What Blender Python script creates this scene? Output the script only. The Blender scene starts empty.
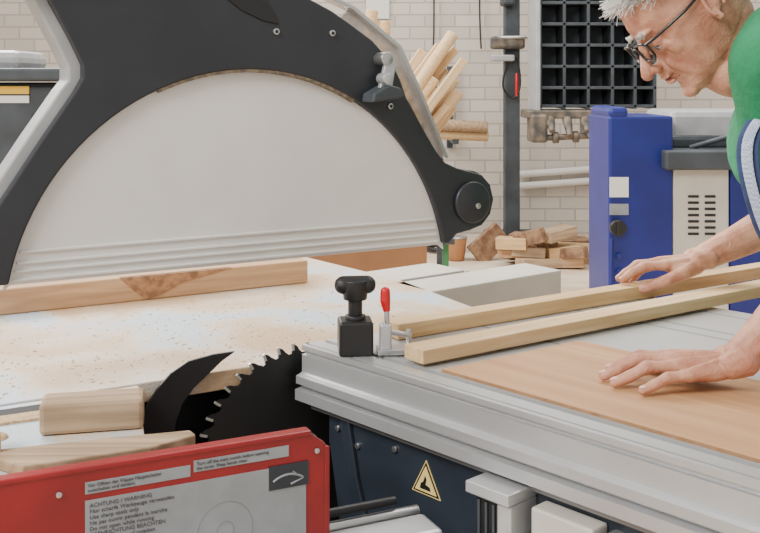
import bpy, bmesh, math, random
from mathutils import Vector, Matrix
random.seed(7)
V=Vector
scene=bpy.context.scene
col=scene.collection

# ------------------------------------------------------------------ materials
def newmat(name):
    m=bpy.data.materials.new(name); m.use_nodes=True
    nt=m.node_tree; b=nt.nodes['Principled BSDF']
    return m,nt,b
def mat(name,c,rough=.5,metal=0,noise=0,nscale=30,c2=None,bump=0,bscale=60,alpha=1,coat=0,sss=0,bdist=.004):
    m,nt,b=newmat(name)
    b.inputs['Base Color'].default_value=(*c,1); b.inputs['Roughness'].default_value=rough
    b.inputs['Metallic'].default_value=metal; b.inputs['Alpha'].default_value=alpha
    b.inputs['Coat Weight'].default_value=coat
    tc=nt.nodes.new('ShaderNodeTexCoord')
    if noise or c2:
        n=nt.nodes.new('ShaderNodeTexNoise'); n.inputs['Scale'].default_value=nscale; n.inputs['Detail'].default_value=6
        nt.links.new(tc.outputs['Object'],n.inputs['Vector'])
        r=nt.nodes.new('ShaderNodeValToRGB'); r.color_ramp.elements[0].position=.38; r.color_ramp.elements[1].position=.62
        cc=c2 if c2 else tuple(x*(1-noise) for x in c)
        r.color_ramp.elements[0].color=(*c,1); r.color_ramp.elements[1].color=(*cc,1)
        nt.links.new(n.outputs['Fac'],r.inputs['Fac']); nt.links.new(r.outputs['Color'],b.inputs['Base Color'])
    if bump:
        n=nt.nodes.new('ShaderNodeTexNoise'); n.inputs['Scale'].default_value=bscale; n.inputs['Detail'].default_value=5
        nt.links.new(tc.outputs['Object'],n.inputs['Vector'])
        bp=nt.nodes.new('ShaderNodeBump'); bp.inputs['Strength'].default_value=bump; bp.inputs['Distance'].default_value=bdist
        nt.links.new(n.outputs['Fac'],bp.inputs['Height']); nt.links.new(bp.outputs['Normal'],b.inputs['Normal'])
    return m
def wood(name,c1,c2,scale=1,rough=.6,rz=0):
    m,nt,b=newmat(name); b.inputs['Roughness'].default_value=rough
    tc=nt.nodes.new('ShaderNodeTexCoord'); mp=nt.nodes.new('ShaderNodeMapping'); mr=nt.nodes.new('ShaderNodeMapping')
    mr.inputs['Rotation'].default_value=(0,0,rz)
    mp.inputs['Scale'].default_value=(4*scale,70*scale,70*scale)
    n=nt.nodes.new('ShaderNodeTexNoise'); n.inputs['Scale'].default_value=1; n.inputs['Detail'].default_value=7; n.inputs['Distortion'].default_value=.6
    r=nt.nodes.new('ShaderNodeValToRGB'); r.color_ramp.elements[0].position=.3; r.color_ramp.elements[1].position=.7
    r.color_ramp.elements[0].color=(*c1,1); r.color_ramp.elements[1].color=(*c2,1)
    nt.links.new(tc.outputs['Object'],mr.inputs['Vector']); nt.links.new(mr.outputs['Vector'],mp.inputs['Vector']); nt.links.new(mp.outputs['Vector'],n.inputs['Vector'])
    nt.links.new(n.outputs['Fac'],r.inputs['Fac']); nt.links.new(r.outputs['Color'],b.inputs['Base Color'])
    bp=nt.nodes.new('ShaderNodeBump'); bp.inputs['Strength'].default_value=.25; bp.inputs['Distance'].default_value=.002
    nt.links.new(n.outputs['Fac'],bp.inputs['Height']); nt.links.new(bp.outputs['Normal'],b.inputs['Normal'])
    return m

M_dark=mat('guard_dark',(.022,.025,.031),.42,0,.25,8,bump=.05,bscale=300)
M_darker=mat('black_rubber',(.010,.010,.011),.45)
M_bladem=mat('blade_coating',(.008,.008,.009),.4)
M_tip=mat('tooth_steel',(.45,.45,.43),.35,.6)
M_pit=mat('interior_shade',(.010,.010,.012),.8)  # near-black colour stands in for shade in the pit and slots
M_silver=mat('silver_paint',(.40,.41,.42),.4,.2,.15,12)
M_alu=mat('brushed_aluminium',(.53,.54,.55),.36,.6,.05,14)
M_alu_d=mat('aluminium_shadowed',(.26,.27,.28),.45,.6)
M_steel=mat('steel',(.5,.5,.5),.3,.9)
M_cream=mat('cream_metal',(.58,.55,.49),.5,.1,.1,9)
M_red=mat('red_paint',(.28,.006,.010),.4,0,.25,10,coat=.1)
M_redp=mat('red_plastic',(.50,.005,.010),.3,coat=.3)
M_label=mat('label_grey',(.27,.29,.31),.5,0,.15,25)
M_labelt=mat('label_text',(.07,.07,.08),.6)
M_labelf=mat('label_print_faint',(.17,.18,.19),.6)
M_white=mat('white_paint',(.72,.71,.68),.5)
M_navy=mat('housing_blue_grey',(.022,.030,.044),.4,0,.3,12)
M_blue=mat('blue_paint',(.006,.015,.18),.4,0,.2,6)
M_yellow=mat('warning_yellow',(.70,.55,.20),.5)
M_yellow2=mat('label_yellow',(.75,.45,.03),.5)
M_slate=mat('slate_steel',(.060,.072,.085),.55,.2,.4,5)
M_rust=mat('oily_metal',(.07,.065,.06),.55,.4,c2=(.20,.16,.12),nscale=12)
M_pine=wood('pine',(.46,.28,.12),(.64,.44,.23))
M_pine2=wood('pine_pale',(.50,.32,.15),(.68,.49,.28),1.2)
M_pine3=wood('rough_plank',(.24,.16,.09),(.50,.36,.23),.8,.8)
M_sheet=wood('beech_sheet',(.40,.20,.085),(.54,.31,.155),.45,rz=math.radians(46.8))
M_edge=wood('sheet_edge',(.24,.12,.05),(.35,.19,.09),1)
M_beam=wood('old_beam',(.36,.20,.10),(.60,.39,.22),.7,.75)
M_beamd=mat('bark_dark',(.20,.10,.05),.8,0,c2=(.38,.20,.10),nscale=60)
M_brown=mat('brown_board',(.40,.18,.075),.7,0,.2,6)
M_dust=mat('sawdust',(.48,.31,.17),.95,0,c2=(.64,.46,.28),nscale=220,bump=1,bscale=350)
M_green=mat('green_cloth',(.008,.20,.08),.9,0,.25,9,bump=1,bscale=11,bdist=.02)
M_denim=mat('blue_workwear',(.03,.05,.13),.9,0,.3,60)
M_glassf=mat('black_frame',(.01,.01,.012),.25)
M_hair=mat('white_hair',(.66,.64,.61),.6)
M_eye=mat('eye_white',(.50,.45,.42),.2)
M_iris=mat('iris',(.04,.05,.06),.2)
M_nail=mat('nail',(.66,.40,.32),.3)
M_lip=mat('lip_line',(.25,.07,.06),.6)
M_bootleather=mat('shoe_leather',(.03,.025,.02),.6)

def skinmat():
    m,nt,b=newmat('skin'); b.inputs['Roughness'].default_value=.5
    b.inputs['Subsurface Weight'].default_value=.08; b.inputs['Subsurface Radius'].default_value=(.012,.004,.002); b.inputs['Subsurface Scale'].default_value=1
    tc=nt.nodes.new('ShaderNodeTexCoord')
    n=nt.nodes.new('ShaderNodeTexNoise'); n.inputs['Scale'].default_value=30; n.inputs['Detail'].default_value=8
    nt.links.new(tc.outputs['Object'],n.inputs['Vector'])
    r=nt.nodes.new('ShaderNodeValToRGB'); e=r.color_ramp.elements
    e[0].position=.3; e[0].color=(.38,.145,.085,1); e[1].position=.68; e[1].color=(.59,.31,.205,1)
    nt.links.new(n.outputs['Fac'],r.inputs['Fac']); nt.links.new(r.outputs['Color'],b.inputs['Base Color'])
    n2=nt.nodes.new('ShaderNodeTexNoise'); n2.inputs['Scale'].default_value=110; n2.inputs['Detail'].default_value=6; n2.inputs['Distortion'].default_value=1.5
    nt.links.new(tc.outputs['Object'],n2.inputs['Vector'])
    bp=nt.nodes.new('ShaderNodeBump'); bp.inputs['Strength'].default_value=.55; bp.inputs['Distance'].default_value=.003
    nt.links.new(n2.outputs['Fac'],bp.inputs['Height']); nt.links.new(bp.outputs['Normal'],b.inputs['Normal'])
    return m
M_skin=skinmat()

def tablemat():
    m,nt,b=newmat('dusty_cast_iron'); b.inputs['Roughness'].default_value=.6
    tc=nt.nodes.new('ShaderNodeTexCoord')
    def noise(s,d,det=8):
        n=nt.nodes.new('ShaderNodeTexNoise'); n.inputs['Scale'].default_value=s; n.inputs['Detail'].default_value=det; n.inputs['Distortion'].default_value=d
        nt.links.new(tc.outputs['Object'],n.inputs['Vector']); return n
    a=noise(3.6,.8,12); f=noise(260,0,4)
    add=nt.nodes.new('ShaderNodeMath'); add.operation='MULTIPLY_ADD'
    nt.links.new(f.outputs['Fac'],add.inputs[0]); add.inputs[1].default_value=.28
    nt.links.new(a.outputs['Fac'],add.inputs[2])
    r=nt.nodes.new('ShaderNodeValToRGB'); e=r.color_ramp.elements
    e[0].position=.545; e[0].color=(.45,.51,.57,1); e[1].position=.75; e[1].color=(.50,.34,.20,1)
    x=e.new(.62); x.color=(.57,.48,.385,1)
    nt.links.new(add.outputs[0],r.inputs['Fac']); nt.links.new(r.outputs['Color'],b.inputs['Base Color'])
    bp=nt.nodes.new('ShaderNodeBump'); bp.inputs['Strength'].default_value=.5; bp.inputs['Distance'].default_value=.003
    nt.links.new(f.outputs['Fac'],bp.inputs['Height']); nt.links.new(bp.outputs['Normal'],b.inputs['Normal'])
    return m
M_table=tablemat()

def brickmat():
    m,nt,b=newmat('painted_brick'); b.inputs['Roughness'].default_value=.8
    tc=nt.nodes.new('ShaderNodeTexCoord'); sp=nt.nodes.new('ShaderNodeSeparateXYZ'); cb=nt.nodes.new('ShaderNodeCombineXYZ')
    nt.links.new(tc.outputs['Object'],sp.inputs[0]); nt.links.new(sp.outputs['X'],cb.inputs['X']); nt.links.new(sp.outputs['Z'],cb.inputs['Y'])
    br=nt.nodes.new('ShaderNodeTexBrick'); nt.links.new(cb.outputs[0],br.inputs['Vector'])
    br.inputs['Scale'].default_value=1; br.inputs['Brick Width'].default_value=.26; br.inputs['Row Height'].default_value=.105
    br.inputs['Mortar Size'].default_value=.008; br.inputs['Mortar Smooth'].default_value=.5
    br.inputs['Color1'].default_value=(.60,.55,.49,1); br.inputs['Color2'].default_value=(.51,.47,.42,1); br.inputs['Mortar'].default_value=(.41,.38,.34,1)
    nt.links.new(br.outputs['Color'],b.inputs['Base Color'])
    bp=nt.nodes.new('ShaderNodeBump'); bp.invert=True; bp.inputs['Strength'].default_value=.5; bp.inputs['Distance'].default_value=.01
    nt.links.new(br.outputs['Fac'],bp.inputs['Height']); nt.links.new(bp.outputs['Normal'],b.inputs['Normal'])
    return m
M_brick=brickmat()
M_floor=mat('dusty_concrete',(.56,.43,.30),.85,0,c2=(.64,.55,.44),nscale=4,bump=.2)
def visormat():
    m,nt,b=newmat('frosted_visor')
    b.inputs['Roughness'].default_value=.35; b.inputs['Alpha'].default_value=.93
    tc=nt.nodes.new('ShaderNodeTexCoord'); n=nt.nodes.new('ShaderNodeTexNoise'); n.inputs['Scale'].default_value=4; n.inputs['Detail'].default_value=9; n.inputs['Distortion'].default_value=1
    nt.links.new(tc.outputs['Object'],n.inputs['Vector'])
    r=nt.nodes.new('ShaderNodeValToRGB'); e=r.color_ramp.elements
    e[0].position=.35; e[0].color=(.80,.78,.75,1); e[1].position=.7; e[1].color=(.69,.67,.63,1)
    nt.links.new(n.outputs['Fac'],r.inputs['Fac']); nt.links.new(r.outputs['Color'],b.inputs['Base Color'])
    return m
M_visor=visormat()
M_clear=mat('clear_plastic',(.34,.29,.25),.10,0,alpha=.6,c2=(.66,.62,.58),nscale=14)
def plaid():
    m,nt,b=newmat('checked_strap'); b.inputs['Roughness'].default_value=.9
    tc=nt.nodes.new('ShaderNodeTexCoord'); ck=nt.nodes.new('ShaderNodeTexChecker'); ck.inputs['Scale'].default_value=300
    ck.inputs['Color1'].default_value=(.45,.50,.60,1); ck.inputs['Color2'].default_value=(.26,.32,.46,1)
    nt.links.new(tc.outputs['Object'],ck.inputs['Vector']); nt.links.new(ck.outputs['Color'],b.inputs['Base Color'])
    return m
M_plaid=plaid()

# ------------------------------------------------------------------ builders
def link(ob,m=None,smooth=False):
    col.objects.link(ob)
    if m: ob.data.materials.append(m)
    if smooth and ob.type=='MESH':
        for p in ob.data.polygons: p.use_smooth=True
    return ob
def bevel(ob,w,seg=2):
    if w:
        b=ob.modifiers.new('bevel','BEVEL'); b.width=w; b.segments=seg; b.limit_method='ANGLE'; b.angle_limit=math.radians(35)
def box(name,c,d,m,rz=0,bv=.002,rot=None):
    me=bpy.data.meshes.new(name); bm=bmesh.new(); bmesh.ops.create_cube(bm,size=1)
    for v in bm.verts: v.co=V((v.co.x*d[0],v.co.y*d[1],v.co.z*d[2]))
    bm.to_mesh(me); bm.free(); ob=bpy.data.objects.new(name,me); link(ob,m)
    ob.location=c; ob.rotation_euler=rot if rot else (0,0,rz); bevel(ob,bv); return ob
def extrude(name,pts,O,A,B,N,n0,n1,m,bv=0):
    O,A,B,N=V(O),V(A),V(B),V(N)
    me=bpy.data.meshes.new(name); bm=bmesh.new()
    f=[bm.verts.new(O+A*a+B*b+N*n0) for a,b in pts]; g=[bm.verts.new(O+A*a+B*b+N*n1) for a,b in pts]
    bm.faces.new(f); bm.faces.new(g[::-1]); k=len(pts)
    for i in range(k): bm.faces.new([f[i],g[i],g[(i+1)%k],f[(i+1)%k]][::-1])
    bmesh.ops.recalc_face_normals(bm,faces=bm.faces)
    bm.to_mesh(me); bm.free(); ob=bpy.data.objects.new(name,me); link(ob,m); bevel(ob,bv); return ob
X_,Y_,Z_=(1,0,0),(0,1,0),(0,0,1)
def slab(name,pts,z0,z1,m,bv=0): return extrude(name,pts,(0,0,0),X_,Y_,Z_,z0,z1,m,bv)
def rod(name,p,q,r,m,r2=None,seg=24,bv=0):
    p,q=V(p),V(q); d=q-p
    me=bpy.data.meshes.new(name); bm=bmesh.new()
    bmesh.ops.create_cone(bm,cap_ends=True,segments=seg,radius1=r,radius2=r if r2 is None else r2,depth=d.length)
    bm.to_mesh(me); bm.free(); ob=bpy.data.objects.new(name,me); link(ob,m,True)
    ob.rotation_mode='QUATERNION'; ob.rotation_quaternion=d.to_track_quat('Z','Y'); ob.location=(p+q)/2
    e=ob.modifiers.new('bevel','BEVEL'); e.width=max(bv,r*.08); e.segments=2; e.limit_method='ANGLE'
    return ob
def curve(name,paths,r,m,cyc=False,res=4,smooth=False):
    cu=bpy.data.curves.new(name,'CURVE'); cu.dimensions='3D'; cu.bevel_depth=r; cu.bevel_resolution=res
    for P in paths:
        if smooth:
            s=cu.splines.new('NURBS'); s.points.add(len(P)-1); s.order_u=3; s.use_endpoint_u=not cyc
        else:
            s=cu.splines.new('POLY'); s.points.add(len(P)-1)
        for i,p in enumerate(P): s.points[i].co=(*p[:3],1)
        s.use_cyclic_u=cyc
    ob=bpy.data.objects.new(name,cu); col.objects.link(ob); cu.materials.append(m)
    dg=bpy.context.evaluated_depsgraph_get(); me=bpy.data.meshes.new_from_object(ob.evaluated_get(dg))
    bpy.data.objects.remove(ob); o2=bpy.data.objects.new(name,me); col.objects.link(o2)
    if not me.materials: me.materials.append(m)
    for p in me.polygons: p.use_smooth=True
    return o2
def chain(pts,step=.3):
    out=[]
    for i in range(len(pts)-1):
        a,b=pts[i],pts[i+1]; L=(V(a[:3])-V(b[:3])).length; n=max(1,int(L/(min(a[3],b[3])*step)))
        for k in range(n+1):
            t=k/n; out.append(tuple(a[j]*(1-t)+b[j]*t for j in range(4)))
    return out
def blob(name,balls,ells,voxel,it,m,F=None,loft=None):
    bm=bmesh.new()
    for x,y,z,r in balls:
        bmesh.ops.create_icosphere(bm,subdivisions=3 if r>.03 else 2,radius=1,matrix=Matrix.Translation((x,y,z))@Matrix.Diagonal((r,r,r,1)))
    for c,rr,R in ells:
        bmesh.ops.create_icosphere(bm,subdivisions=3,radius=1,matrix=Matrix.Translation(c)@(R.to_4x4() if R else Matrix.Identity(4))@Matrix.Diagonal((*rr,1)))
    if loft:
        K=48; rings=[]
        for z,xf,xb,wy,xc in loft:
            ring=[]
            for i in range(K):
                a=2*math.pi*i/K; ca,sa=math.cos(a),math.sin(a)
                x=xc+(xf-xc)*abs(ca)**.85 if ca>0 else xc+(xb-xc)*abs(ca)
                ring.append(bm.verts.new((x,wy*math.copysign(abs(sa)**.92,sa),z)))
            rings.append(ring)
        for a,b in zip(rings,rings[1:]):
            for i in range(K): bm.faces.new([a[i],a[(i+1)%K],b[(i+1)%K],b[i]])
        bm.faces.new(rings[0][::-1]); bm.faces.new(rings[-1])
        bmesh.ops.recalc_face_normals(bm,faces=bm.faces)
    if F: bmesh.ops.transform(bm,matrix=F,verts=bm.verts)
    me=bpy.data.meshes.new(name); bm.to_mesh(me); bm.free(); ob=bpy.data.objects.new(name,me); col.objects.link(ob)
    r=ob.modifiers.new('r','REMESH'); r.mode='VOXEL'; r.voxel_size=voxel; r.use_smooth_shade=True
    s=ob.modifiers.new('s','SMOOTH'); s.factor=.6; s.iterations=it
    dg=bpy.context.evaluated_depsgraph_get(); me2=bpy.data.meshes.new_from_object(ob.evaluated_get(dg))
    bpy.data.objects.remove(ob); o2=bpy.data.objects.new(name,me2); link(o2,m,True); return o2
def text(name,s,loc,A,size,m,N):
    cu=bpy.data.curves.new(name,'FONT'); cu.body=s; cu.size=size; cu.extrude=.0002
    ob=bpy.data.objects.new(name,cu); col.objects.link(ob); cu.materials.append(m)
    A=V(A).normalized(); N=V(N).normalized(); B=N.cross(A)
    R=Matrix((A,B,N)).transposed().to_4x4(); ob.matrix_world=Matrix.Translation(loc)@R
    return ob
def group(name,parts):
    bpy.context.view_layer.update()
    pts=[]
    for p in parts:
        for c in p.bound_box: pts.append(p.matrix_world@V(c))
    lo=[min(q[i] for q in pts) for i in range(3)]; hi=[max(q[i] for q in pts) for i in range(3)]
    e=bpy.data.objects.new(name,None); e.empty_display_size=.1; col.objects.link(e)
    e.location=((lo[0]+hi[0])/2,(lo[1]+hi[1])/2,lo[2]); bpy.context.view_layer.update()
    for p in parts:
        p.parent=e; p.matrix_parent_inverse=e.matrix_world.inverted()
    return e

# ------------------------------------------------------------------ room
box('floor',(0,4,-.05),(14,12,.1),M_floor,bv=0)
box('wall_back',(0,8.8,2),(14,.3,4),M_brick,bv=0)
curve('wall_pipe',[[(1.2,8.6,.52),(2.6,8.6,.62)],[(1.2,8.6,.42),(2.6,8.6,.52)]],.03,M_white)

# ------------------------------------------------------------------ table saw
TZ=.849
w=V((.867,.498,0)); n=V((-.498,.867,0)); C=V((-.133,1.597,0))
def bp(t,z,k=0): return C+w*t+n*k+V((0,0,z))
parts=[]
parts.append(slab('table_top',[(-1.26,.955),(-.125,1.611),(-.045,1.66),(.235,1.86),(.214,1.926),(.045,2.262),(-.178,2.549),(-.26,2.66),(-1.65,1.86)],TZ-.03,TZ,M_table,.002))
parts.append(slab('table_front_section',[(-1.25,.946),(-.355,1.470),(-.28,1.20),(-.40,1.085),(-.85,.87)],TZ-.03,TZ-.0005,M_table,.002))
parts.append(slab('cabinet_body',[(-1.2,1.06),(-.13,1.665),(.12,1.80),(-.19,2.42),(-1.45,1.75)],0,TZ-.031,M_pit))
r_=V((.9,.434,0)).normalized(); rn=V((.434,-.9,0)).normalized(); R0=V((-.40,1.051,0))
parts.append(extrude('red_panel',[(-.50,0.05),(.372,0.05),(.372,.855),(.350,.872),(-.50,.872)],R0,r_,Z_,rn,-.010,0,M_red,.003))
parts.append(extrude('red_panel_flange',[(-.50,.868),(.352,.868),(.352,.8745),(-.50,.8745)],R0,r_,Z_,rn,-.016,.002,M_red,.002))
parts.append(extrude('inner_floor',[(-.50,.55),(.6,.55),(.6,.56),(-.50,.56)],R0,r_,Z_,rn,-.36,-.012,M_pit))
parts.append(extrude('red_return',[(0,.3),(.075,.3),(.075,.838),(0,.852)],R0+r_*.373,-rn,Z_,r_,-.004,.004,M_red,.002))
def lab(a0,a1,z0,z1,m,name='label',k=.001):
    return extrude(name,[(a0,z0),(a1,z0),(a1,z1),(a0,z1)],R0,r_,Z_,rn,0,k,m)
parts+= [lab(.0875,.204,.844,.857,M_label),lab(.208,.323,.848,.861,M_label),lab(.0875,.345,.70,.837,M_label),lab(.298,.348,.811,.839,M_navy,'direction_label',.0018)]
def rt(s,a,z,size): parts.append(text('label_text',s,R0+r_*a+V((0,0,z))+rn*.0014,r_,size,M_labelt,rn))
rt('Vor Offnen der Klappe Hauptschalter\nausschalten und sichern.',.09,.8515,.0053)
rt('Turn off the main switch before opening\nthe cover. Keep hands clear.',.211,.8555,.0053)
rt('ACHTUNG / WARNING\nNur scharfe Werkzeuge verwenden\nUse sharp tools only\nNe pas ouvrir pendant la marche\nDo not open while running\nDREHRICHTUNG BEACHTEN\nCheck direction of rotation',.092,.829,.0064)
cen=R0+r_*.245+rn*.0010+V((0,0,.775))
def ringp(c,A,B,r,k=40,a0=0,a1=2*math.pi): return [V(c)+V(A)*r*math.cos(a0+(a1-a0)*i/k)+V(B)*r*math.sin(a0+(a1-a0)*i/k) for i in range(k+(0 if abs(a1-a0-2*math.pi)<1e-6 else 1))]
parts.append(curve('label_diagram',[ringp(cen,r_,Z_,.033),ringp(cen,r_,Z_,.010)],.0004,M_labelf,True,1))
parts.append(curve('direction_arrow',[ringp(R0+r_*.322+rn*.002+V((0,0,.795)),r_,Z_,.032,16,2.2,.95),[R0+r_*.327+rn*.002+V((0,0,.830)),R0+r_*.341+rn*.002+V((0,0,.820)),R0+r_*.325+rn*.002+V((0,0,.815))]],.0014,M_label,False,1))
for a in (-.05,.06,.359):
    p=R0+r_*a+V((0,0,.849)); parts.append(rod('panel_screw',p,p+rn*.003,.0032,M_steel))
parts.append(slab('fence_slot_shade',[(-.66,1.215),(-.40,1.345),(-.385,1.425),(-.66,1.278)],TZ-.0004,TZ+.0006,M_pit))  # thin near-black plate on the table, painted as the shade of a recess
parts.append(slab('slot_insert',[(-.66,1.212),(-.375,1.352),(-.368,1.392),(-.66,1.243)],TZ-.0004,TZ+.003,M_dust))
group('table_saw',parts)

# saw blade
BR=.172; BZ=.7055; BT=.003; NT=42
def blade():
    pts=[]
    for i in range(NT):
        a=2*math.pi*i/NT; d=2*math.pi/NT
        for da,rr in ((0,BR*.915),(.22*d,BR*.91),(.45*d,BR*.94),(.60*d,BR*.975),(.85*d,BR*1.0),(.95*d,BR*.995),(.985*d,BR*.92)):
            pts.append((rr*math.cos(a+da),rr*math.sin(a+da)))
    return pts
bl=[extrude('saw_disc',blade(),bp(BT,BZ),w,Z_,n,-.0016,.0016,M_bladem)]
for i in range(NT):
    a=2*math.pi*(i+.90)/NT; c=bp(BT,BZ)+w*((BR-.005)*math.cos(a))+V((0,0,(BR-.005)*math.sin(a)))
    t=box('carbide_tip',c,(.011,.0045,.0038),M_tip,bv=0)
    R=Matrix((w*math.cos(a)+V((0,0,math.sin(a))),n,(w*-math.sin(a)+V((0,0,math.cos(a)))))).transposed().to_4x4()
    t.matrix_world=Matrix.Translation(c)@R; bl.append(t)
bl.append(rod('arbor_flange',bp(BT,BZ,-.012),bp(BT,BZ,.012),.035,M_steel))
group('circular_saw_blade',bl)
kn=[extrude('riving_knife_plate',[(-.256,.75),(-.256,.79),(-.246,.815),(-.230,.838),(-.207,.860),(-.18,.874),(-.14,.879),(-.105,.879),(-.128,.866),(-.147,.851),(-.172,.832),(-.190,.810),(-.200,.785),(-.203,.75)],C,w,Z_,n,-.0025,.0025,M_darker,.001),
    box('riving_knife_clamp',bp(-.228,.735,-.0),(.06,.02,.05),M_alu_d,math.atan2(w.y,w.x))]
group('riving_knife',kn)

# ------------------------------------------------------------------ blade guard hood
vc=(-.092,.9565); vr=.3565
def arc(r,a0,a1,k): return [(vc[0]+r*math.cos(math.radians(a0+(a1-a0)*i/k)),vc[1]+r*math.sin(math.radians(a0+(a1-a0)*i/k))) for i in range(k+1)]
inner=arc(vr,10.3,169.7,48)
outer=[(-.524,1.02),(-.50,1.06),(-.4485,1.1405),(-.40,1.215),(-.356,1.28),(-.345,1.30),(-.345,1.318),(-.36,1.35),(-.391,1.408),(-.42,1.47),(-.43,1.50),(-.2,1.50),(-.10,1.475),(0,1.428),(.045,1.408),(.079,1.388),(.12,1.362),(.155,1.328),(.172,1.30),(.184,1.27),(.20,1.245),(.222,1.21),(.2436,1.178),(.262,1.158),(.285,1.148),(.312,1.141),(.338,1.134),(.356,1.116),(.363,1.09),(.356,1.064),(.338,1.046),(.312,1.039),(.285,1.035),(.27,1.02)]
hd=[]
hd.append(extrude('hood_frame',outer+inner,C,w,Z_,n,-.035,.03,M_dark,.003))
ledge=[(-.524,1.02),(-.50,1.06),(-.4485,1.1405),(-.40,1.215),(-.356,1.28),(-.345,1.30),(-.345,1.318),(-.36,1.35),(-.391,1.408),(-.42,1.47),(-.43,1.50)]
off=[(x-.016,z+(.003 if z<1.3 else -.003)) for x,z in ledge]
hd.append(extrude('silver_side_strip',[(x+.004,z) for x,z in ledge]+off[::-1],C,w,Z_,n,-.02,.040,M_silver,.003))
hd.append(extrude('visor_panel',arc(vr+.004,8.5,171.5,48)+[(-.44,1.018),(.255,1.018)],C,w,Z_,n,-.024,-.019,M_visor))
hd.append(extrude('visor_back_panel',arc(vr+.004,8.5,171.5,48)+[(-.44,1.018),(.255,1.018)],C,w,Z_,n,.016,.02,M_visor))
for z in (1.022,1.034,1.045,1.06):
    hx=math.sqrt(vr*vr-(z-vc[1])**2)-.006
    hd.append(extrude('visor_rib',[(vc[0]-hx,z),(vc[0]+hx,z),(vc[0]+hx,z+.004),(vc[0]-hx,z+.004)],C,w,Z_,n,-.027,-.023,M_visor,.001))
M_rim=mat('rim_dust',(.22,.17,.11),.9,c2=(.10,.08,.06),nscale=120)
hd.append(extrude('dusty_rim',arc(vr+.001,60,114,24)+arc(vr-.004,114,60,24),C,w,Z_,n,-.034,-.018,M_rim))
hd.append(extrude('handle_recess',[(-.165,1.455),(-.14,1.425),(-.11,1.403),(-.075,1.388),(-.047,1.383),(-.055,1.40),(-.075,1.43),(-.095,1.455)],C,w,Z_,n,-.038,-.0345,M_darker,.002))
for t,z in ((-.052,1.372),(.045,1.372),(.152,1.255)):
    hd.append(rod('hood_bolt',bp(t,z,-.034),bp(t,z,-.039),.005,M_steel))
    hd.append(rod('hood_bolt_socket',bp(t,z,-.0385),bp(t,z,-.0396),.003,M_darker,seg=6))
hd.append(rod('end_roller',bp(.314,1.088,-.036),bp(.314,1.088,-.044),.036,M_dark,seg=40))
hd.append(rod('end_roller_hub',bp(.322,1.082,-.044),bp(.322,1.082,-.047),.005,M_steel))
hd.append(rod('end_wheel',bp(.332,1.088,.0),bp(.332,1.088,.028),.052,M_darker,seg=40))
hd.append(extrude('deflector_cover',[(.06,1.38),(.15,1.30),(.20,1.22),(.262,1.15),(.302,1.160),(.250,1.27),(.205,1.352),(.115,1.415)],C,w,Z_,n,.035,.05,M_clear,.001))
hd.append(extrude('deflector_edge',[(.02,1.452),(.115,1.415),(.203,1.352),(.248,1.27),(.300,1.160),(.305,1.162),(.253,1.273),(.208,1.357),(.118,1.421),(.02,1.459)],C,w,Z_,n,.02,.05,M_alu,.001))
hd.append(extrude('deflector_rib',[(.155,1.345),(.19,1.285),(.245,1.185),(.252,1.189),(.197,1.289),(.162,1.35)],C,w,Z_,n,.028,.036,M_alu,.001))
hd.append(extrude('release_lever',[(.098,1.262),(.15,1.268),(.158,1.274),(.150,1.285),(.128,1.29),(.10,1.276)],C,w,Z_,n,-.075,-.036,M_slate,.003))
hd.append(extrude('lever_arm',[(.118,1.28),(.142,1.283),(.150,1.325),(.140,1.335),(.130,1.325)],C,w,Z_,n,-.06,-.05,M_alu,.002))
hd.append(rod('lever_pin',bp(.132,1.332,-.034),bp(.132,1.332,-.062),.011,M_steel))
hd.append(rod('lever_knob',bp(.126,1.30,-.05),bp(.126,1.30,-.075),.009,M_alu))
hd.append(box('support_arm',bp(-.85,1.46,0),(1.1,.08,.09),M_silver,math.atan2(w.y,w.x),.006))
hd.append(box('support_post',bp(-1.42,.76,0),(.1,.1,1.52),M_silver,math.atan2(w.y,w.x),.006))
hd.append(box('post_foot',bp(-1.42,.01,0),(.3,.3,.02),M_silver,math.atan2(w.y,w.x),.003))
group('blade_guard_hood',hd)

# ------------------------------------------------------------------ sliding table
u=V((.684,-.729,0)); mo=V((-.729,-.684,0)); vv=V((.82,.573,0)); S0=V((-.123,1.577,0))
sl=[]
prof=[(0,.880),(0,.872),(-.006,.871),(-.006,.866),(0,.865),(0,.838),(.004,.836),(.012,.834),(.012,.822),(.001,.820),(.001,.815),(.014,.813),(.014,.797),(-.004,.795),(-.06,.795),(-.06,.880),(-.048,.880),(-.048,.873),(-.036,.873),(-.036,.880),(-.012,.880),(-.012,.877),(-.008,.877),(-.008,.880)]
sl.append(extrude('rail_extrusion',prof,S0,mo,Z_,u,0,1.35,M_alu))
P1=S0+vv*.06; P2=S0+vv*.73; P3=P2+u*.80; P4=P1+u*1.33
sl.append(slab('sliding_top',[(P1.x,P1.y),(P2.x,P2.y),(P3.x,P3.y),(P4.x,P4.y)],.845,.8795,M_alu,.001))
for b in (.30,.52,.56,.68):
    q=S0+vv*b; q2=q+u*.8; e=vv*.006
    sl.append(slab('table_groove',[(q.x,q.y),(q.x+e.x,q.y+e.y),(q2.x+e.x,q2.y+e.y),(q2.x,q2.y)],.8790,.8799,M_alu_d))
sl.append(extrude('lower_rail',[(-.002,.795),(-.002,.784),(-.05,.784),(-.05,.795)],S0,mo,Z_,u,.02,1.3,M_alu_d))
sl.append(extrude('rail_housing',[(.05,.786),(.05,.74),(.09,.55),(.12,.30),(.62,.30),(.62,.786)],S0,u,Z_,mo,-.14,-.012,M_navy,.004))
sl.append(extrude('housing_bottom_plinth',[(.15,0),(.6,0),(.6,.3),(.15,.3)],S0,u,Z_,mo,-.13,-.02,M_navy,.004))
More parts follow.
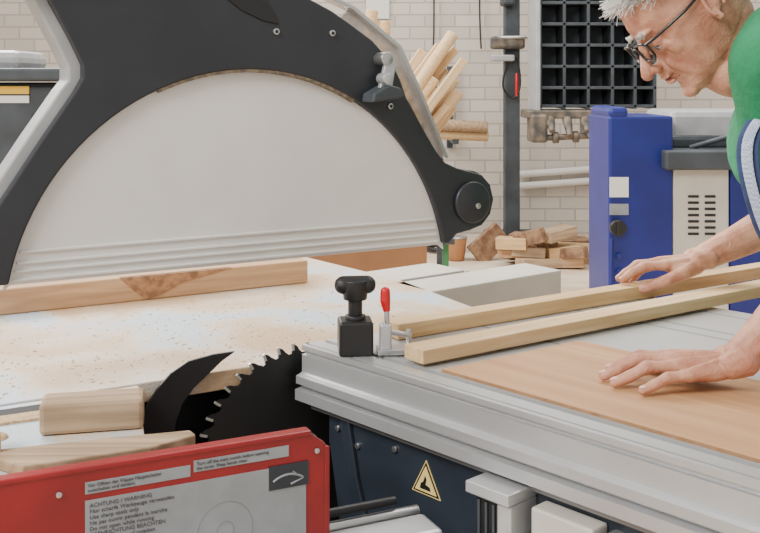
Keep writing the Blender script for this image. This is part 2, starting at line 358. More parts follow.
sl.append(extrude('housing_rib',[(.085,.786),(.105,.786),(.125,.70),(.18,.55),(.165,.55),(.105,.70)],S0,u,Z_,mo,-.012,-.004,M_navy,.002))
for s,z in ((.075,.765),(.12,.75),(.20,.766),(.36,.765)):
    p=S0+u*s+V((0,0,z))-mo*.012; sl.append(rod('housing_bolt',p,p+mo*.004,.0045,M_steel))
tc_=S0+u*.262+V((0,0,.735))
def tri(r,k0,k1,m,nm): return extrude(nm,[(-r,-r*.6),(r,-r*.6),(0,r*1.15)],tc_,u,Z_,mo,k0,k1,m,0)
sl+=[tri(.028,-.0125,-.0112,M_yellow,'warning_sign_border'),tri(.0255,-.0112,-.0108,M_darker,'warning_sign_line'),tri(.021,-.0108,-.0100,M_yellow,'warning_sign')]
sl.append(extrude('warning_symbol',[(-.011,-.009),(.010,-.009),(.008,-.004),(0,-.002),(.002,.006),(-.001,.010),(-.004,.002),(-.009,-.002)],tc_,u,Z_,mo,-.010,-.0095,M_darker))
pb=S0+u*.425
sl.append(extrude('bracket_cap',[(-.040,.775),(.030,.775),(.030,.790),(-.040,.790)],pb,u,Z_,mo,-.012,.045,M_alu,.002))
sl.append(extrude('bracket_body',[(-.030,.45),(.006,.45),(.006,.775),(-.030,.775)],pb,u,Z_,mo,-.012,.035,M_darker,.003))
sl.append(extrude('bracket_plate',[(.008,.45),(.030,.45),(.030,.775),(.008,.775)],pb,u,Z_,mo,-.012,.040,M_alu,.002))
for k in (.0,.012,.024): sl.append(extrude('bracket_rib',[(-.026+k,.46),(-.022+k,.46),(-.022+k,.768),(-.026+k,.768)],pb,u,Z_,mo,.035,.038,M_slate,.001))
sl.append(extrude('carriage_bracket',[(.47,.775),(.56,.775),(.56,.760),(.51,.745),(.50,.735),(.47,.735)],S0,u,Z_,mo,-.012,.02,M_cream,.003))
for i,s in enumerate((.575,.66)):
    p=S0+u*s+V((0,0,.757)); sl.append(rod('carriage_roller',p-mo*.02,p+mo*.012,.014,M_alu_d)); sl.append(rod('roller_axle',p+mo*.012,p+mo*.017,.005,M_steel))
sl.append(extrude('carriage_beam',[(.46,.735),(1.2,.735),(1.2,.70),(.46,.70)],S0,u,Z_,mo,-.03,.03,M_alu,.003))
sl.append(extrude('carriage_lower',[(.46,.70),(1.2,.70),(1.2,.60),(.46,.60)],S0,u,Z_,mo,-.03,.0,M_cream,.003))
bd=V((.907,.42,0)); bnn=V((.42,-.907,0)); B0=V((.068,1.262,0))
sl.append(extrude('support_beam',[(-.55,.680),(0,.680),(0,.740),(-.55,.740)],B0,bd,Z_,bnn,-.030,.028,M_alu,.006))
sl.append(rod('guide_rod',B0+bnn*-.050+bd*-.55+V((0,0,.752)),B0+bnn*-.050+bd*-.03+V((0,0,.752)),.0055,M_darker))
sl.append(rod('guide_rod',B0+bnn*-.045+bd*-.55+V((0,0,.735)),B0+bnn*-.045+bd*.0+V((0,0,.735)),.008,M_steel))
sl.append(rod('guide_rod',B0+bnn*.045+bd*-.55+V((0,0,.720)),B0+bnn*.045+bd*.05+V((0,0,.720)),.008,M_steel))
for q in (S0+u*.15-mo*.08,S0+u*1.0-mo*.1,S0+u*.72+vv*.50,S0+vv*.66+u*.1):
    sl.append(box('table_leg',(q.x,q.y,.42),(.06,.06,.84),M_slate,math.atan2(u.y,u.x),.003))
group('sliding_table',sl)

# extension fence block
ex=[]
ed=V((.794,.607,0)); en=V((-.607,.794,0)); E0=V((.115,2.14,0))
ex.append(extrude('extension_block',[(-.01,TZ-.085),(.40,TZ-.085),(.40,TZ),(-.01,TZ)],E0,ed,Z_,en,0,.12,M_cream,.003))
ex.append(extrude('extension_wing',[(-.03,TZ-.03),(.22,TZ-.03),(.22,TZ-.001),(-.03,TZ-.001)],E0,ed,Z_,en,.145,.27,M_cream,.002))
ex.append(extrude('slot_gap_shade',[(-.03,TZ-.08),(.24,TZ-.08),(.24,TZ-.008),(-.03,TZ-.008)],E0,ed,Z_,en,.11,.155,M_pit))  # near-black filler, its colour stands in for shade in the gap
for a in (.05,.33): ex.append(extrude('extension_leg',[(a,0),(a+.04,0),(a+.04,TZ-.08),(a,TZ-.08)],E0,ed,Z_,en,.03,.07,M_slate,.002))
group('table_extension',ex)

# ------------------------------------------------------------------ timber on the saw
wd=math.atan2(.568,.823); D=V((.823,.568,0)); Pn=V((-.568,.823,0))
A0=V((.0887,1.429,0)); A1=V((.318,1.589,0))
ps=[slab('sheet_face',[(p.x,p.y) for p in (A0,A1,A1+u*.85,A0+u*.95)],.8802,.8842,M_sheet,.0006)]
ee=mo*.0012
ps.append(slab('edge_band',[(p.x,p.y) for p in (A0+ee,A0,A0+u*.95,A0+u*.95+ee)],.8802,.8840,M_edge))
group('plywood_sheet',ps)
def strip(name,F,L,wid,h,m,z0,da=0):
    a=wd+da; D_=V((math.cos(a),math.sin(a),0)); N_=V((-math.sin(a),math.cos(a),0))
    c=F+D_*L/2+N_*wid/2; return box(name,(c.x,c.y,z0+h/2),(L,wid,h),m,a,.0015)
strip('wooden_batten',V((.062,1.447,0)),.95,.046,.021,M_pine2,.8845)
strip('wooden_batten.001',V((.030,1.604,0)),.98,.038,.025,M_pine,.8802,-.022)
ba=math.atan2(2.227-1.909,.565)
bdir=V((math.cos(ba),math.sin(ba),0)); bn2=V((-math.sin(ba),math.cos(ba),0))
BE=V((-.160,2.227,0))
pr=[box('beam',(BE+bdir*-.5+bn2*.035+V((0,0,TZ+.0255))),(1.0,.07,.05),M_beam,ba,.003)]
pr.append(extrude('bark_wane',[(-.42,.0505),(-.40,.03),(-.37,.004),(-.36,.002),(-.34,.008),(-.29,.030),(-.22,.042),(-.18,.0505)],BE+V((0,0,TZ)),bdir,Z_,bn2,-.002,.01,M_beamd,.001))
group('timber_beam',pr)
bb=[]
bb.append(box('crate_front',(-.15,3.0,.41),(.58,.03,.82),M_brown,0)); bb.append(box('crate_back',(-.15,3.45,.41),(.58,.03,.82),M_brown,0))
bb.append(box('crate_side',(.125,3.225,.41),(.03,.42,.82),M_brown,0)); bb.append(box('crate_side_b',(-.425,3.225,.41),(.03,.42,.82),M_brown,0))
bb.append(box('crate_base',(-.15,3.225,.02),(.54,.42,.03),M_brown,0)); bb.append(box('crate_lid',(-.15,3.225,.83),(.59,.5,.015),M_brown,0))
group('wooden_crate',bb)

# offcuts near the blade
box('pine_offcut',(-.370,1.290,TZ+.0205),(.128,.05,.041),M_pine3,.22,.006)
extrude('pine_offcut.001',[(-.47,1.165),(-.33,1.212),(-.235,1.238),(-.225,1.222),(-.27,1.180),(-.40,1.120)],(0,0,0),X_,Y_,Z_,TZ,TZ+.014,M_pine3,.002)
box('pine_offcut.002',(-.53,1.155,TZ+.0175),(.17,.06,.034),M_pine2,.42,.003)
def mound(name,c,rx,ry,h,rz,seed):
    me=bpy.data.meshes.new(name); bm=bmesh.new(); bmesh.ops.create_grid(bm,x_segments=40,y_segments=24,size=1)
    rnd=random.Random(seed); ph=[rnd.uniform(0,6) for _ in range(6)]
    for v in bm.verts:
        x,y=v.co.x,v.co.y; d=max(0,1-(x*x+y*y)); 
        z=h*d**.8*(1+.25*math.sin(7*x+ph[0])+.2*math.sin(9*y+ph[1])+.15*math.sin(17*x+13*y+ph[2]))+rnd.uniform(0,.0012)*(d>0)
        v.co=V((x*rx,y*ry,z-(0.002 if d<=0 else 0)))
    bm.to_mesh(me); bm.free(); ob=bpy.data.objects.new(name,me); link(ob,M_dust,True); ob.location=c; ob.rotation_euler=(0,0,rz); return ob
mound('sawdust_pile',(-.515,1.232,TZ),.055,.022,.010,.45,1)
me=bpy.data.meshes.new('wood_shavings'); bm=bmesh.new()
for i in range(1100):
    t=random.uniform(-1.0,.35); k=abs(random.gauss(0,.33))+.03
    if k>.95: continue
    p=C+w*t+n*k
    if p.x>.1 and p.y<2.0: continue
    if p.x>-.02 and p.y<1.72: continue
    if p.x+ (p.y-2.262)*.75>.03: continue
    s=random.choice([.0008,.001,.0015,.0025])*random.uniform(.6,1.2)
    mt=Matrix.Translation((p.x,p.y,TZ+.0006))@Matrix.Rotation(random.uniform(0,3.1),4,'Z')@Matrix.Rotation(random.uniform(-.3,.3),4,'X')@Matrix.Diagonal((s*2.2,s,.001,1))
    bmesh.ops.create_cube(bm,size=1,matrix=mt)
bm.to_mesh(me); bm.free(); link(bpy.data.objects.new('wood_shavings',me),M_pine2)

# ------------------------------------------------------------------ clamps on the rail
cp=V((-.038,1.530,0)); ca=math.atan2(vv.y,vv.x)
cl=[box('clamp_base',(cp.x,cp.y,.906),(.052,.05,.052),M_darker,ca-.5,.004),
    rod('clamp_stem',cp+V((0,0,.93)),cp+V((0,0,.975)),.011,M_darker),
    rod('stem_collar',cp+V((0,0,.93)),cp+V((0,0,.938)),.016,M_darker),
    rod('clamp_knob_hub',cp+V((0,0,.962)),cp+V((0,0,.992)),.018,M_darker,.021)]
cl.append(blob('clamp_knob_bar',chain([(cp.x-.018,cp.y-.002,.984,.0145),(cp.x+.018,cp.y+.002,.984,.0145)],.2),[],.0015,4,M_darker))
group('clamp_knob',cl)
tp=V((.008,1.525,0))
tg=[box('toggle_base',(tp.x+.012,tp.y,.886),(.05,.035,.008),M_steel,.1,.001),
    box('toggle_body',(tp.x,tp.y,.907),(.018,.022,.04),M_alu,.1,.003),
    rod('toggle_link',tp+V((.004,-.006,.90)),tp+V((.002,-.004,.95)),.004,M_steel),
    rod('toggle_arm',tp+V((-.004,0,.915)),tp+V((.04,.01,.905)),.004,M_steel),
    rod('toggle_spindle',tp+V((.036,.009,.888)),tp+V((.036,.009,.915)),.004,M_steel),
    blob('toggle_handle',chain([(tp.x+.002,tp.y-.003,.948,.006),(tp.x,tp.y-.003,.962,.0085),(tp.x,tp.y-.003,.975,.008)]),[],.0012,3,M_redp)]
group('toggle_clamp',tg)

# ------------------------------------------------------------------ background : blue machine
bm_=[]
DX=.045
bm_.append(box('blue_column',(1.130+DX,4.72,.575),(.29,.44,1.15),M_blue,0,.012))
bm_.append(box('blue_column_cap',(1.03+DX,4.70,1.165),(.09,.40,.05),M_blue,0,.02))
bm_.append(box('grey_table',(1.44+DX,4.72,.955),(.44,.60,.085),M_slate,0,.01))
bm_.append(box('vent_cabinet',(1.40+DX,4.68,.46),(.25,.36,.915),M_cream,0,.006))
bm_.append(box('blue_cabinet',(1.70+DX,4.70,.46),(.34,.40,.915),M_blue,0,.01))
for i in range(7): 
    for j in range(2): bm_.append(box('vent_slot',(1.365+DX+j*.075,4.498,.62+i*.028),(.05,.006,.012),M_darker,0,.003))
bm_.append(box('rating_plate',(1.03+DX,4.497,.83),(.085,.004,.09),M_white,0,0))
bm_.append(box('rating_plate_b',(1.03+DX,4.497,.73),(.085,.004,.05),M_label,0,0))
bm_.append(rod('rotary_switch',(1.02+DX,4.50,.65),(1.02+DX,4.46,.65),.036,M_darker))
bm_.append(box('switch_lever',(1.02+DX,4.455,.65),(.02,.015,.07),M_darker,0,.004))
bm_.append(rod('hinge_rod',(.995+DX,4.49,.2),(.995+DX,4.49,.60),.006,M_blue))
for z in (.52,.45): bm_.append(rod('push_button',(1.03+DX,4.50,z),(1.03+DX,4.485,z),.014,M_blue))
bm_.append(box('work_head',(1.64+DX,4.9,1.08),(.66,.45,.18),M_silver,0,.03))
bm_.append(box('head_guard',(1.44+DX,4.75,1.02),(.30,.2,.07),M_slate,.1,.02))
bm_.append(rod('feed_handle',(1.38+DX,4.6,1.00),(1.56+DX,4.55,1.06),.012,M_slate))
group('woodworking_machine',bm_)

# shelf unit (carried by wall arms)
sf=[]
X0,X1=1.12,1.95
for z in (1.14,1.27,1.42,1.57,1.72,1.87,2.02,2.14): sf.append(box('shelf',((X0+X1)/2,7.2,z),(X1-X0,.30,.022),M_slate,0,.003))
for x in (1.13,1.30,1.47,1.64,1.80,1.94): sf.append(box('upright',(x,7.2,1.64),(.022,.30,1.04),M_slate,0,.003))
sf.append(box('shelf_backing',(1.53,7.34,1.64),(.84,.01,1.03),mat('backing',(.12,.14,.15),.7),0,0))
sf.append(box('side_plate',(1.10,7.15,1.64),(.03,.40,1.06),M_silver,0,.004))
for x in (1.45,1.9): sf.append(box('wall_arm',(x,8.0,1.80),(.06,1.32,.08),M_slate,0,.003))
sf.append(box('carriage_plate',(1.35,7.1,1.085),(.66,.35,.06),M_rust,0,.01))
sf.append(box('carriage_block',(1.10,7.0,.99),(.12,.2,.20),M_rust,0,.02))
sf.append(box('carriage_cast',(1.50,7.0,.99),(.16,.2,.14),M_silver,.2,.03))
for i in range(6): sf.append(rod('clamp_jaw',(1.18+i*.12,6.95,1.05),(1.18+i*.12,6.84,.97-.03*(i%2)),.035,M_rust,.02))
sf.append(rod('spindle_bar',(1.1,6.95,.92),(1.75,6.95,.95),.022,M_rust))
for i in range(4): sf.append(rod('spindle_nut',(1.2+i*.14,6.95,.922+i*.006),(1.24+i*.14,6.95,.924+i*.006),.04,M_rust))
group('steel_shelf_unit',sf)

# pillar clamp stand
cm=[box('pillar',(1.045,7.95,1.25),(.12,.12,2.5),M_slate,0,.01),box('pillar_base',(1.06,8.05,.05),(.42,.44,.10),M_slate,0,.02),
    box('pillar_bracket',(1.0,7.85,1.62),(.26,.16,.10),M_rust,0,.02),box('pillar_bracket_b',(.96,7.85,1.50),(.18,.12,.05),M_silver,0,.01),
    rod('handle_bar',(.88,7.8,1.66),(1.15,7.75,1.66),.014,M_steel),rod('red_lever',(1.075,7.86,1.20),(1.075,7.86,1.38),.012,M_redp),
    box('upper_arm',(1.0,7.85,2.0),(.10,.2,.18),M_slate,0,.02)]
cm.append(curve('power_cable',[[(1.08,7.87,1.5),(1.12,7.85,1.3),(1.05,7.86,1.15),(.93,7.86,1.3),(1.02,7.86,1.5)]],.008,M_darker,smooth=True))
group('pillar_clamp_stand',cm)

# bundle of timber lengths leaning in a rack
st=[]
dd=V((.58,.06,.80)).normalized()
tips=[(.44,6.0,1.60),(.36,6.05,1.53),(.46,6.1,1.51),(.30,6.1,1.42),(.40,6.15,1.39),(.50,5.95,1.44),(.33,6.0,1.33),(.26,6.1,1.50),(.37,5.95,1.27),(.46,6.15,1.33),(.28,6.0,1.22),(.40,6.02,1.17),(.48,6.08,1.25),(.45,6.12,1.16)]
for i,tpp in enumerate(tips):
    q=V(tpp); d2=(dd+V((random.uniform(-.06,.10),0,0))).normalized(); L=(q.z-.13)/d2.z; p=q-d2*L
    if i%3==0:
        st.append(rod('round_stick',p,q,.037,M_pine2,bv=.01))
    else:
        d=q-p; o=box('stick',(p+q)/2,(d.length,.065,.05),M_pine2 if i%2 else M_pine,0,.006); o.rotation_mode='QUATERNION'; o.rotation_quaternion=d.to_track_quat('X','Z'); st.append(o)
for i in range(2):
    x=-.10+i*.08; st.append(rod('round_stick',(x-.1,6.25,.12),(x+.05,6.25,1.76-.07*i),.04,M_pine,bv=.01))
st.append(box('rack_tray',(-.60,6.08,.06),(1.2,.5,.12),M_slate,0,.01))
st.append(box('rack_rail',(-.05,6.30,.85),(.9,.04,.05),M_slate,0,.005)); 
for x in (-.48,.38): st.append(box('rack_post',(x,6.34,.44),(.04,.04,.86),M_slate,0,.004))
group('timber_rack',st)
lg=[rod('log',(.33,7.9,.985),(.85,7.9,.955),.045,M_pine3),rod('log_b',(.40,7.95,.90),(.86,7.95,.88),.04,M_pine2),
    box('log_bracket',(.60,8.3,.84),(.05,.75,.04),M_slate,0,.004),box('log_bracket_arm',(.60,8.6,1.1),(.05,.06,.7),M_slate,0,.004)]
group('log_holder',lg)
curve('hanging_cable',[[(.46,8.6,2.3),(.47,8.6,1.7),(.44,8.6,1.45),(.5,8.58,1.2)],[(.86,8.6,2.2),(.85,8.6,1.9),(.87,8.6,1.6)]],.007,M_darker,smooth=True)
box('wall_notice',(-.02,8.63,2.0),(.2,.012,.28),M_white,0,.002)

# offcut heap on floor
hp=[]
M_off=[M_pine3,M_beam,mat('dark_offcut',(.16,.08,.045),.8,0,c2=(.30,.18,.10),nscale=20),M_pine]
for i in range(24):
    x=random.uniform(.90,1.60); y=random.uniform(6.95,7.55); lay=i//11
    hp.append(box('offcut',(x,y,.045+lay*.065),(random.uniform(.16,.38),random.uniform(.06,.13),random.uniform(.05,.09)),M_off[i%4],0,.004,rot=(random.uniform(-.12,.12),random.uniform(-.15,.15),random.uniform(-.7,.7))))
hp.append(box('offcut_board',(.80,7.35,.12),(.28,.05,.18),M_off[2],0,.003,rot=(0,-.7,.2)))
hp.append(box('offcut_block',(1.25,7.05,.24),(.26,.14,.08),M_off[0],0,.006,rot=(0,-.1,.6)))
hp.append(box('offcut_block_b',(1.05,7.0,.22),(.22,.08,.10),M_off[2],0,.006,rot=(.1,-.3,-.6)))
group('offcut_heap',hp)
M_gp=mat('green_paint',(.05,.22,.08),.5)
gs=[box('stand_leg',(.36,5.5,.22),(.035,.035,.44),M_gp,0,.004),box('stand_leg_b',(.14,5.5,.22),(.035,.035,.44),M_slate,0,.004),box('stand_top',(.25,5.5,.45),(.30,.3,.03),M_slate,0,.004),
    box('stand_foot',(.36,5.5,.015),(.05,.34,.03),M_gp,0,.004)]
group('green_stand',gs)
curve('floor_hose',[ringp((.50,7.75,.03),X_,Y_,.14,24),ringp((.51,7.75,.065),X_,Y_,.12,24)],.018,M_darker,True)
pk=[rod('pail_body',(.56,7.35,.005),(.56,7.35,.17),.06,M_brown,.08),rod('pail_rim',(.56,7.35,.165),(.56,7.35,.18),.083,M_steel)]
group('metal_pail',pk)

# machine at far left
lm=[box('machine_body',(-1.75,4.2,.65),(.95,.55,1.30),M_slate,0,.02),box('machine_bed',(-1.70,4.15,1.33),(1.05,.6,.05),M_slate,0,.01),
    box('machine_top',(-1.8,4.2,1.39),(.7,.35,.08),M_silver,0,.03),
    box('label_plate',(-1.46,3.920,1.235),(.17,.006,.032),M_white,0,0),box('label_plate_b',(-1.46,3.920,1.268),(.17,.006,.034),M_yellow2,0,0),box('label_plate_c',(-1.46,3.919,1.251),(.17,.007,.006),M_darker,0,0),
    rod('machine_knob',(-1.33,3.93,1.16),(-1.33,3.88,1.16),.025,M_darker)]
group('planer_machine',lm)

# ------------------------------------------------------------------ the man
man=[]
f_=V((-.75,-.03,-.66)).normalized(); c0=V((-.65,0,.75)); c_h=(c0-f_*c0.dot(f_)).normalized(); l_=c_h.cross(f_)
H=V((.498,1.62,1.412))
F=Matrix.Translation(H)@Matrix((f_,l_,c_h)).transposed().to_4x4()
LOFT=[(-.116,.055,.018,.014,.035),(-.108,.080,.0,.030,.03),(-.095,.090,-.02,.044,.02),(-.08,.088,-.045,.054,.01),(-.06,.088,-.07,.061,.0),(-.04,.088,-.09,.067,0),(-.02,.087,-.104,.072,0),(0,.083,-.110,.075,0),(.015,.092,-.112,.077,0),(.035,.094,-.112,.078,-.005),(.06,.088,-.106,.074,-.01),(.085,.068,-.092,.062,-.015),(.103,.038,-.068,.044,-.018),(.112,.012,-.045,.026,-.018)]
balls=[]; ells=[]
def E(c,r,R=None): ells.append((c,r,R))
for s in (1,-1):
    E((.052,s*.042,-.022),(.026,.016,.020)); E((.084,s*.026,.021),(.013,.022,.006))
    Re=Matrix.Rotation(-.25,3,'Y')
    balls.append((.077,s*.031,.000,.0140)); balls.append((.103,s*.0105,-.038,.0085))
    ear=[]
    for i in range(15):
        a=math.radians(-60+i*20); ear.append((-.016+.016*math.cos(a)-.006*math.sin(a),s*(.079+.006*(1 if i>4 else .5)),.002+.028*math.sin(a),.0038))
    balls.extend(chain(ear,.5)); balls+=chain([(-.004,s*.076,-.018,.006),(-.008,s*.078,-.030,.0065)]); E((-.014,s*.075,.0),(.015,.006,.025),Re)
    balls+=chain([(.080,s*.020,-.042,.010),(.072,s*.029,-.060,.011),(.062,s*.032,-.078,.011)],.3)
    balls+=chain([(.080,s*.018,-.013,.006),(.081,s*.030,-.0165,.0065),(.073,s*.043,-.012,.006)],.4)
balls+=chain([(.086,0,.016,.0085),(.099,0,-.006,.0085),(.116,0,-.031,.0105),(.119,0,-.036,.011)])
balls+=chain([(.096,0,-.040,.010),(.090,0,-.052,.015)])
E((.099,0,-.057),(.0075,.021,.0042)); E((.096,0,-.0685),(.0078,.018,.0055)); E((.080,0,-.100),(.016,.022,.013))
Fi=F.inverted(); nb=Fi@V((.655,1.63,1.310)); nt_=Fi@V((.56,1.625,1.35))
balls+=chain([(-.03,0,-.045,.055),(nt_.x,nt_.y,nt_.z,.060),(nb.x,nb.y,nb.z,.068)],.2)
tj=Fi@V((.565,1.61,1.315)); balls+=chain([(.035,0,-.085,.035),(tj.x,tj.y,tj.z,.045),(nb.x,nb.y,nb.z,.06)],.25)
man.append(blob('head',balls,ells,.0017,7,M_skin,F,LOFT))
def HL(x,y,z): return F@V((x,y,z))
for s in (1,-1):
    man.append(blob('eyeball',[(.0785,s*.031,-.0045,.0112)],[],.001,1,M_eye,F))
    man.append(blob('iris',[(.0850,s*.031,-.0095,.0042)],[],.0007,1,M_iris,F))
    man.append(curve('eyelash',[[HL(.087,s*.019,-.006),HL(.0915,s*.026,-.005),HL(.0915,s*.034,-.0053),HL(.085,s*.043,-.007)]],.0009,M_iris,smooth=True))
man.append(curve('mouth_line',[[HL(.086,-.024,-.0665),HL(.0995,-.012,-.063),HL(.1030,0,-.0628),HL(.0995,.012,-.063),HL(.086,.024,-.0665)]],.0011,M_lip,smooth=True))
for s in (1,-1):
    cy=s*.033
    rect=[(.108,-.022,.013),(.108,0,.0145),(.106,.018,.013),(.103,.0235,.008),(.103,.0225,-.011),(.105,.013,-.019),(.107,-.012,-.019),(.108,-.022,-.011)]
    man.append(curve('glasses_rim',[[HL(x,cy+s*y,z) for x,y,z in rect]],.0022,M_glassf,True))
    man.append(curve('glasses_temple',[[HL(.104,s*.056,.010),HL(.09,s*.072,.011),HL(.03,s*.081,.013),HL(-.006,s*.084,.018),HL(-.028,s*.084,-.004)]],.0024,M_glassf))
man.append(curve('glasses_bridge',[[HL(.108,-.011,.007),HL(.111,0,.010),HL(.108,.011,.007)]],.0018,M_glassf,smooth=True))
paths=[]
def dens(p):
    if p.z>.066 and p.x<.07: return True
    if p.x<-.03 and p.z>-.03: return True
    if p.x<.00 and p.z>.040: return True
    if p.x<.05 and p.z>.055: return True
    return False
for k in range(9000):
    th=random.uniform(0,2*math.pi); ph=math.acos(random.uniform(-.25,1))
    d=V((math.cos(th)*math.sin(ph),math.sin(th)*math.sin(ph),math.cos(ph)))
    p=V((-.012+.101*d.x,.078*d.y,.030+.083*d.z))
    if not dens(p): continue
    if p.x>.0: fl=V((random.uniform(.0,.8),d.y*.8+random.uniform(-.4,.4),random.uniform(-.2,.35)))
    else: fl=V((-.6,d.y*.3+random.uniform(-.25,.25),-.55))
    fl.normalize(); L=random.uniform(.018,.040)
    paths.append([HL(*(p-d*.004)),HL(*(p+d*.006+fl*L*.5)),HL(*(p+d*.005+fl*L))])
man.append(curve('hair_strands',paths,.00055,M_hair,res=0))
bp_=[]
for s in (1,-1):
    for i in range(90):
        y=s*random.uniform(.012,.044); x=.0945-.30*max(0,abs(y)-.022); z=.022+random.uniform(-.003,.003)
        bp_.append([HL(x,y,z),HL(x+.006,y+s*.006,z+random.uniform(-.004,.003))])
man.append(curve('eyebrow',bp_,.0005,M_hair,res=0))

# left arm + hand (near, flat on sheet)
B=[]
Wl=(.482,1.333,.925)
for yo in (-.011,.011): B+=chain([(Wl[0],Wl[1]+yo,Wl[2],.0215),(.465,1.336+yo*1.4,.919,.0185)])
def finger(base,mcp,pip,dip,tip,r):
    return chain([(*base,r*1.35),(*mcp,r*1.32)],.3)+chain([(*mcp,r*1.30),(*[(a+b)/2 for a,b in zip(mcp,pip)],r*1.0),(*pip,r*1.14),(*[(a+b)/2 for a,b in zip(pip,dip)],r*.95),(*dip,r*1.03),(*tip,r*.82)],.25)
B+=finger((.465,1.350,.918),(.398,1.373,.9165),(.360,1.387,.9135),(.338,1.393,.901),(.321,1.398,.8925),.0086)
B+=finger((.465,1.342,.919),(.392,1.352,.9185),(.350,1.361,.916),(.326,1.365,.902),(.306,1.368,.8925),.0089)
B+=finger((.465,1.332,.917),(.396,1.331,.915),(.356,1.335,.913),(.332,1.335,.900),(.313,1.335,.8925),.0084)
B+=finger((.465,1.322,.914),(.405,1.311,.909),(.376,1.307,.907),(.357,1.304,.898),(.342,1.301,.892),.0074)
B+=chain([(.462,1.350,.914,.019),(.425,1.384,.906,.0135),(.410,1.397,.902,.0115),(.396,1.408,.898,.0112),(.380,1.416,.895,.0102),(.368,1.420,.8935,.0085)],.25)
for m_ in ((.398,1.373,.9215),(.392,1.352,.9245),(.396,1.331,.921),(.405,1.311,.914)):
    B+=chain([(.462,1.337+(m_[1]-1.342)*.35,.929,.0032),(m_[0]+.005,m_[1],m_[2]+.003,.0036)],.5)
B+=chain([(.482,1.333,.927,.025),(.52,1.337,.962,.029),(.60,1.352,1.03,.040),(.69,1.378,1.10,.046),(.70,1.385,1.12,.046),(.66,1.42,1.22,.052)],.2)
man.append(blob('left_arm',B,[((.432,1.343,.908),(.045,.036,.014),None)],.0017,2,M_skin))
def nail(p,d,r):
    d=V(d).normalized(); side=V((-d.y,d.x,0)).normalized(); up=d.cross(side); up=up if up.z>0 else -up
    R=Matrix((d,side,up)).transposed()
    return blob('nail',[],[(V(p)+up*r*.72,(r*1.05,r*.66,r*.22),R)],.0006,1,M_nail)
for p,d,r in (((.323,1.3975,.8935),(-.017,.005,-.006),.0075),((.308,1.3678,.8935),(-.02,.003,-.007),.0078),((.315,1.335,.8935),(-.019,0,-.006),.0074),((.344,1.3015,.893),(-.015,-.003,-.004),.0064),((.372,1.419,.8945),(-.012,.004,-.001),.0088)):
    man.append(nail(p,d,r))
# right arm + hand (far, gripping batten)
B=[]
for yo in (-.011,.011): B+=chain([(.635,1.945+yo,.955,.0225),(.612,1.944+yo*1.4,.951,.019)])
B+=finger((.612,1.930,.950),(.548,1.924,.943),(.508,1.924,.941),(.484,1.926,.928),(.468,1.928,.9145),.0088)
B+=finger((.612,1.942,.951),(.545,1.946,.945),(.502,1.951,.939),(.480,1.955,.922),(.468,1.958,.911),.0090)
B+=finger((.612,1.952,.949),(.550,1.968,.940),(.508,1.976,.931),(.490,1.981,.912),(.483,1.984,.896),.0086)
B+=finger((.614,1.960,.946),(.560,1.987,.932),(.524,1.996,.922),(.510,2.0,.906),(.503,2.002,.893),.0076)
B+=chain([(.610,1.932,.942,.019),(.572,1.908,.928,.0135),(.552,1.902,.921,.0118),(.536,1.904,.914,.0115),(.518,1.908,.906,.0105),(.502,1.911,.900,.0088)],.25)
B+=chain([(.635,1.945,.957,.026),(.70,1.952,.985,.032),(.80,1.968,1.03,.043),(.89,1.975,1.075,.047),(.90,1.97,1.09,.047),(.86,1.88,1.22,.052)],.2)
man.append(blob('right_arm',B,[((.582,1.944,.940),(.045,.036,.016),None)],.0018,2,M_skin))
for p,d,r in (((.470,1.928,.9155),(-.016,.002,-.010),.0076),((.470,1.9575,.913),(-.012,.003,-.011),.0078),((.504,1.9105,.901),(-.016,.003,-.006),.0088)):
    man.append(nail(p,d,r))
# shirt
B=[]
B+=chain([(.588,1.46,1.325,.076),(.602,1.475,1.25,.076),(.625,1.49,1.17,.078),(.68,1.53,1.09,.08)],.2)
B+=chain([(.590,1.45,1.32,.072),(.64,1.435,1.24,.066),(.672,1.42,1.185,.063)],.2)
B+=chain([(.74,1.80,1.325,.07),(.82,1.86,1.24,.066),(.85,1.885,1.21,.063)],.2)
B+=chain([(.61,1.48,1.345,.068),(.675,1.63,1.345,.072),(.75,1.79,1.335,.068)],.2)
B+=chain([(.595,1.47,1.35,.066),(.66,1.50,1.38,.06),(.74,1.6,1.37,.07)],.2)
Rt=Matrix.Rotation(.55,3,'Y')
ll=[((.69,1.60,1.225),(.115,.150,.15),Rt),((.77,1.63,1.10),(.135,.155,.15),Rt),((.88,1.66,1.02),(.13,.16,.13),Rt),((.76,1.63,1.29),(.12,.18,.11),None)]
sh=blob('t_shirt',B,ll,.005,14,M_green)
nrm=[v.normal.copy() for v in sh.data.vertices]
cos_=[v.co.copy() for v in sh.data.vertices]; newc=[]
for p,nn in zip(cos_,nrm):
    d=.0045*math.sin(34*p.z+18*p.x+6*math.sin(9*p.y))*max(0,math.sin(11*p.y+14*p.z+3*p.x))+.002*math.sin(70*p.x-40*p.z+20*p.y)
    newc.extend(p+nn*d)
sh.data.vertices.foreach_set('co',newc); sh.data.update()
man.append(sh)
man.append(curve('shirt_collar',[ringp((.613,1.628,1.343),V((.35,0,.94)).normalized(),Y_,.071,28)],.006,M_green,True))
B=[]
for s in (-1,1):
    y=1.67+s*.09
    B+=chain([(1.01,y,.93,.10),(1.04,y+s*.02,.70,.085),(1.03,y+s*.04,.48,.065),(1.07,y+s*.04,.10,.06)],.3)
man.append(blob('overalls',B,[((.99,1.67,.95),(.14,.18,.12),None),((.90,1.655,1.02),(.135,.165,.10),Rt)],.007,5,M_denim))
for s in (-1,1):
    y=1.67+s*.13
    man.append(blob('shoe',chain([(1.08,y,.05,.048),(.95,y,.042,.04)]),[((1.01,y,.02),(.13,.048,.02),None)],.005,3,M_bootleather))
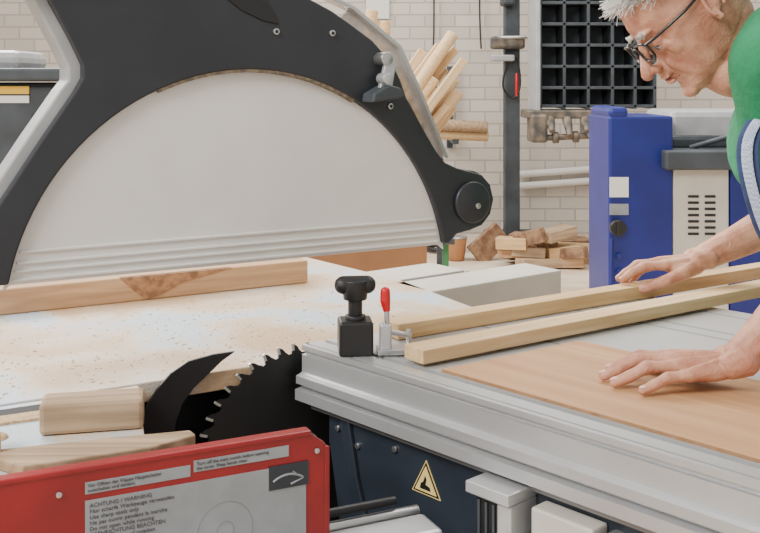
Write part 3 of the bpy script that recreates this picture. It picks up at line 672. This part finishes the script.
def ribbon(name,P,wv,m,th=.004):
    me=bpy.data.meshes.new(name); bm=bmesh.new(); rows=[]
    for p in P:
        p=V(p); rows.append([bm.verts.new(p-V(wv)/2),bm.verts.new(p+V(wv)/2)])
    for a,b in zip(rows,rows[1:]): bm.faces.new([a[0],a[1],b[1],b[0]])
    bm.to_mesh(me); bm.free(); ob=bpy.data.objects.new(name,me); link(ob,m,True)
    s=ob.modifiers.new('t','SOLIDIFY'); s.thickness=th; s.offset=0; ss=ob.modifiers.new('s','SUBSURF'); ss.levels=ss.render_levels=2
    return ob
SP=[(.59,1.47,1.27),(.545,1.435,1.245),(.520,1.42,1.215),(.517,1.41,1.175),(.525,1.405,1.135),(.538,1.405,1.09),(.56,1.41,1.05),(.62,1.43,1.01),(.72,1.47,.99),(.82,1.51,.98)]
man.append(ribbon('overall_strap',SP,(.014,-.010,0),M_plaid))
man.append(ribbon('overall_strap_lining',[(x+.003,y+.006,z) for x,y,z in SP],(.028,-.020,0),M_denim))
group('man',man)

# ------------------------------------------------------------------ light
W=bpy.data.worlds.new('workshop_sky'); scene.world=W; W.use_nodes=True
bg=W.node_tree.nodes['Background']; bg.inputs['Color'].default_value=(1.0,.965,.92,1); bg.inputs['Strength'].default_value=.85
def area(name,loc,tgt,size,e,c=(1,1,1)):
    l=bpy.data.lights.new(name,'AREA'); l.shape='RECTANGLE'; l.size=size[0]; l.size_y=size[1]; l.energy=e; l.color=c
    o=bpy.data.objects.new(name,l); col.objects.link(o); o.location=loc; o.rotation_euler=(V(tgt)-V(loc)).to_track_quat('-Z','Y').to_euler(); return o
area('window_light',(-3.5,5.5,4.2),(0,1.5,.8),(4,2),600,(1,.97,.92))
area('fill_light',(.8,4.5,4.6),(.8,4.5,0),(4,3),300,(1,.95,.88))  # added overhead fill light, no lamp fitting behind it
area('fill_light.001',(-2.2,-.6,3.4),(0,1.6,1.0),(1.8,1.2),220,(1,.965,.91))  # added fill from upper left of the camera, brightens the hood front

# ------------------------------------------------------------------ camera
cam=bpy.data.cameras.new('camera'); co=bpy.data.objects.new('camera',cam); col.objects.link(co)
co.location=(0,0,1.29); co.rotation_euler=(math.pi/2,0,0); cam.lens=47.37; cam.sensor_width=36; cam.shift_y=-.239
cam.clip_start=.02
scene.camera=co
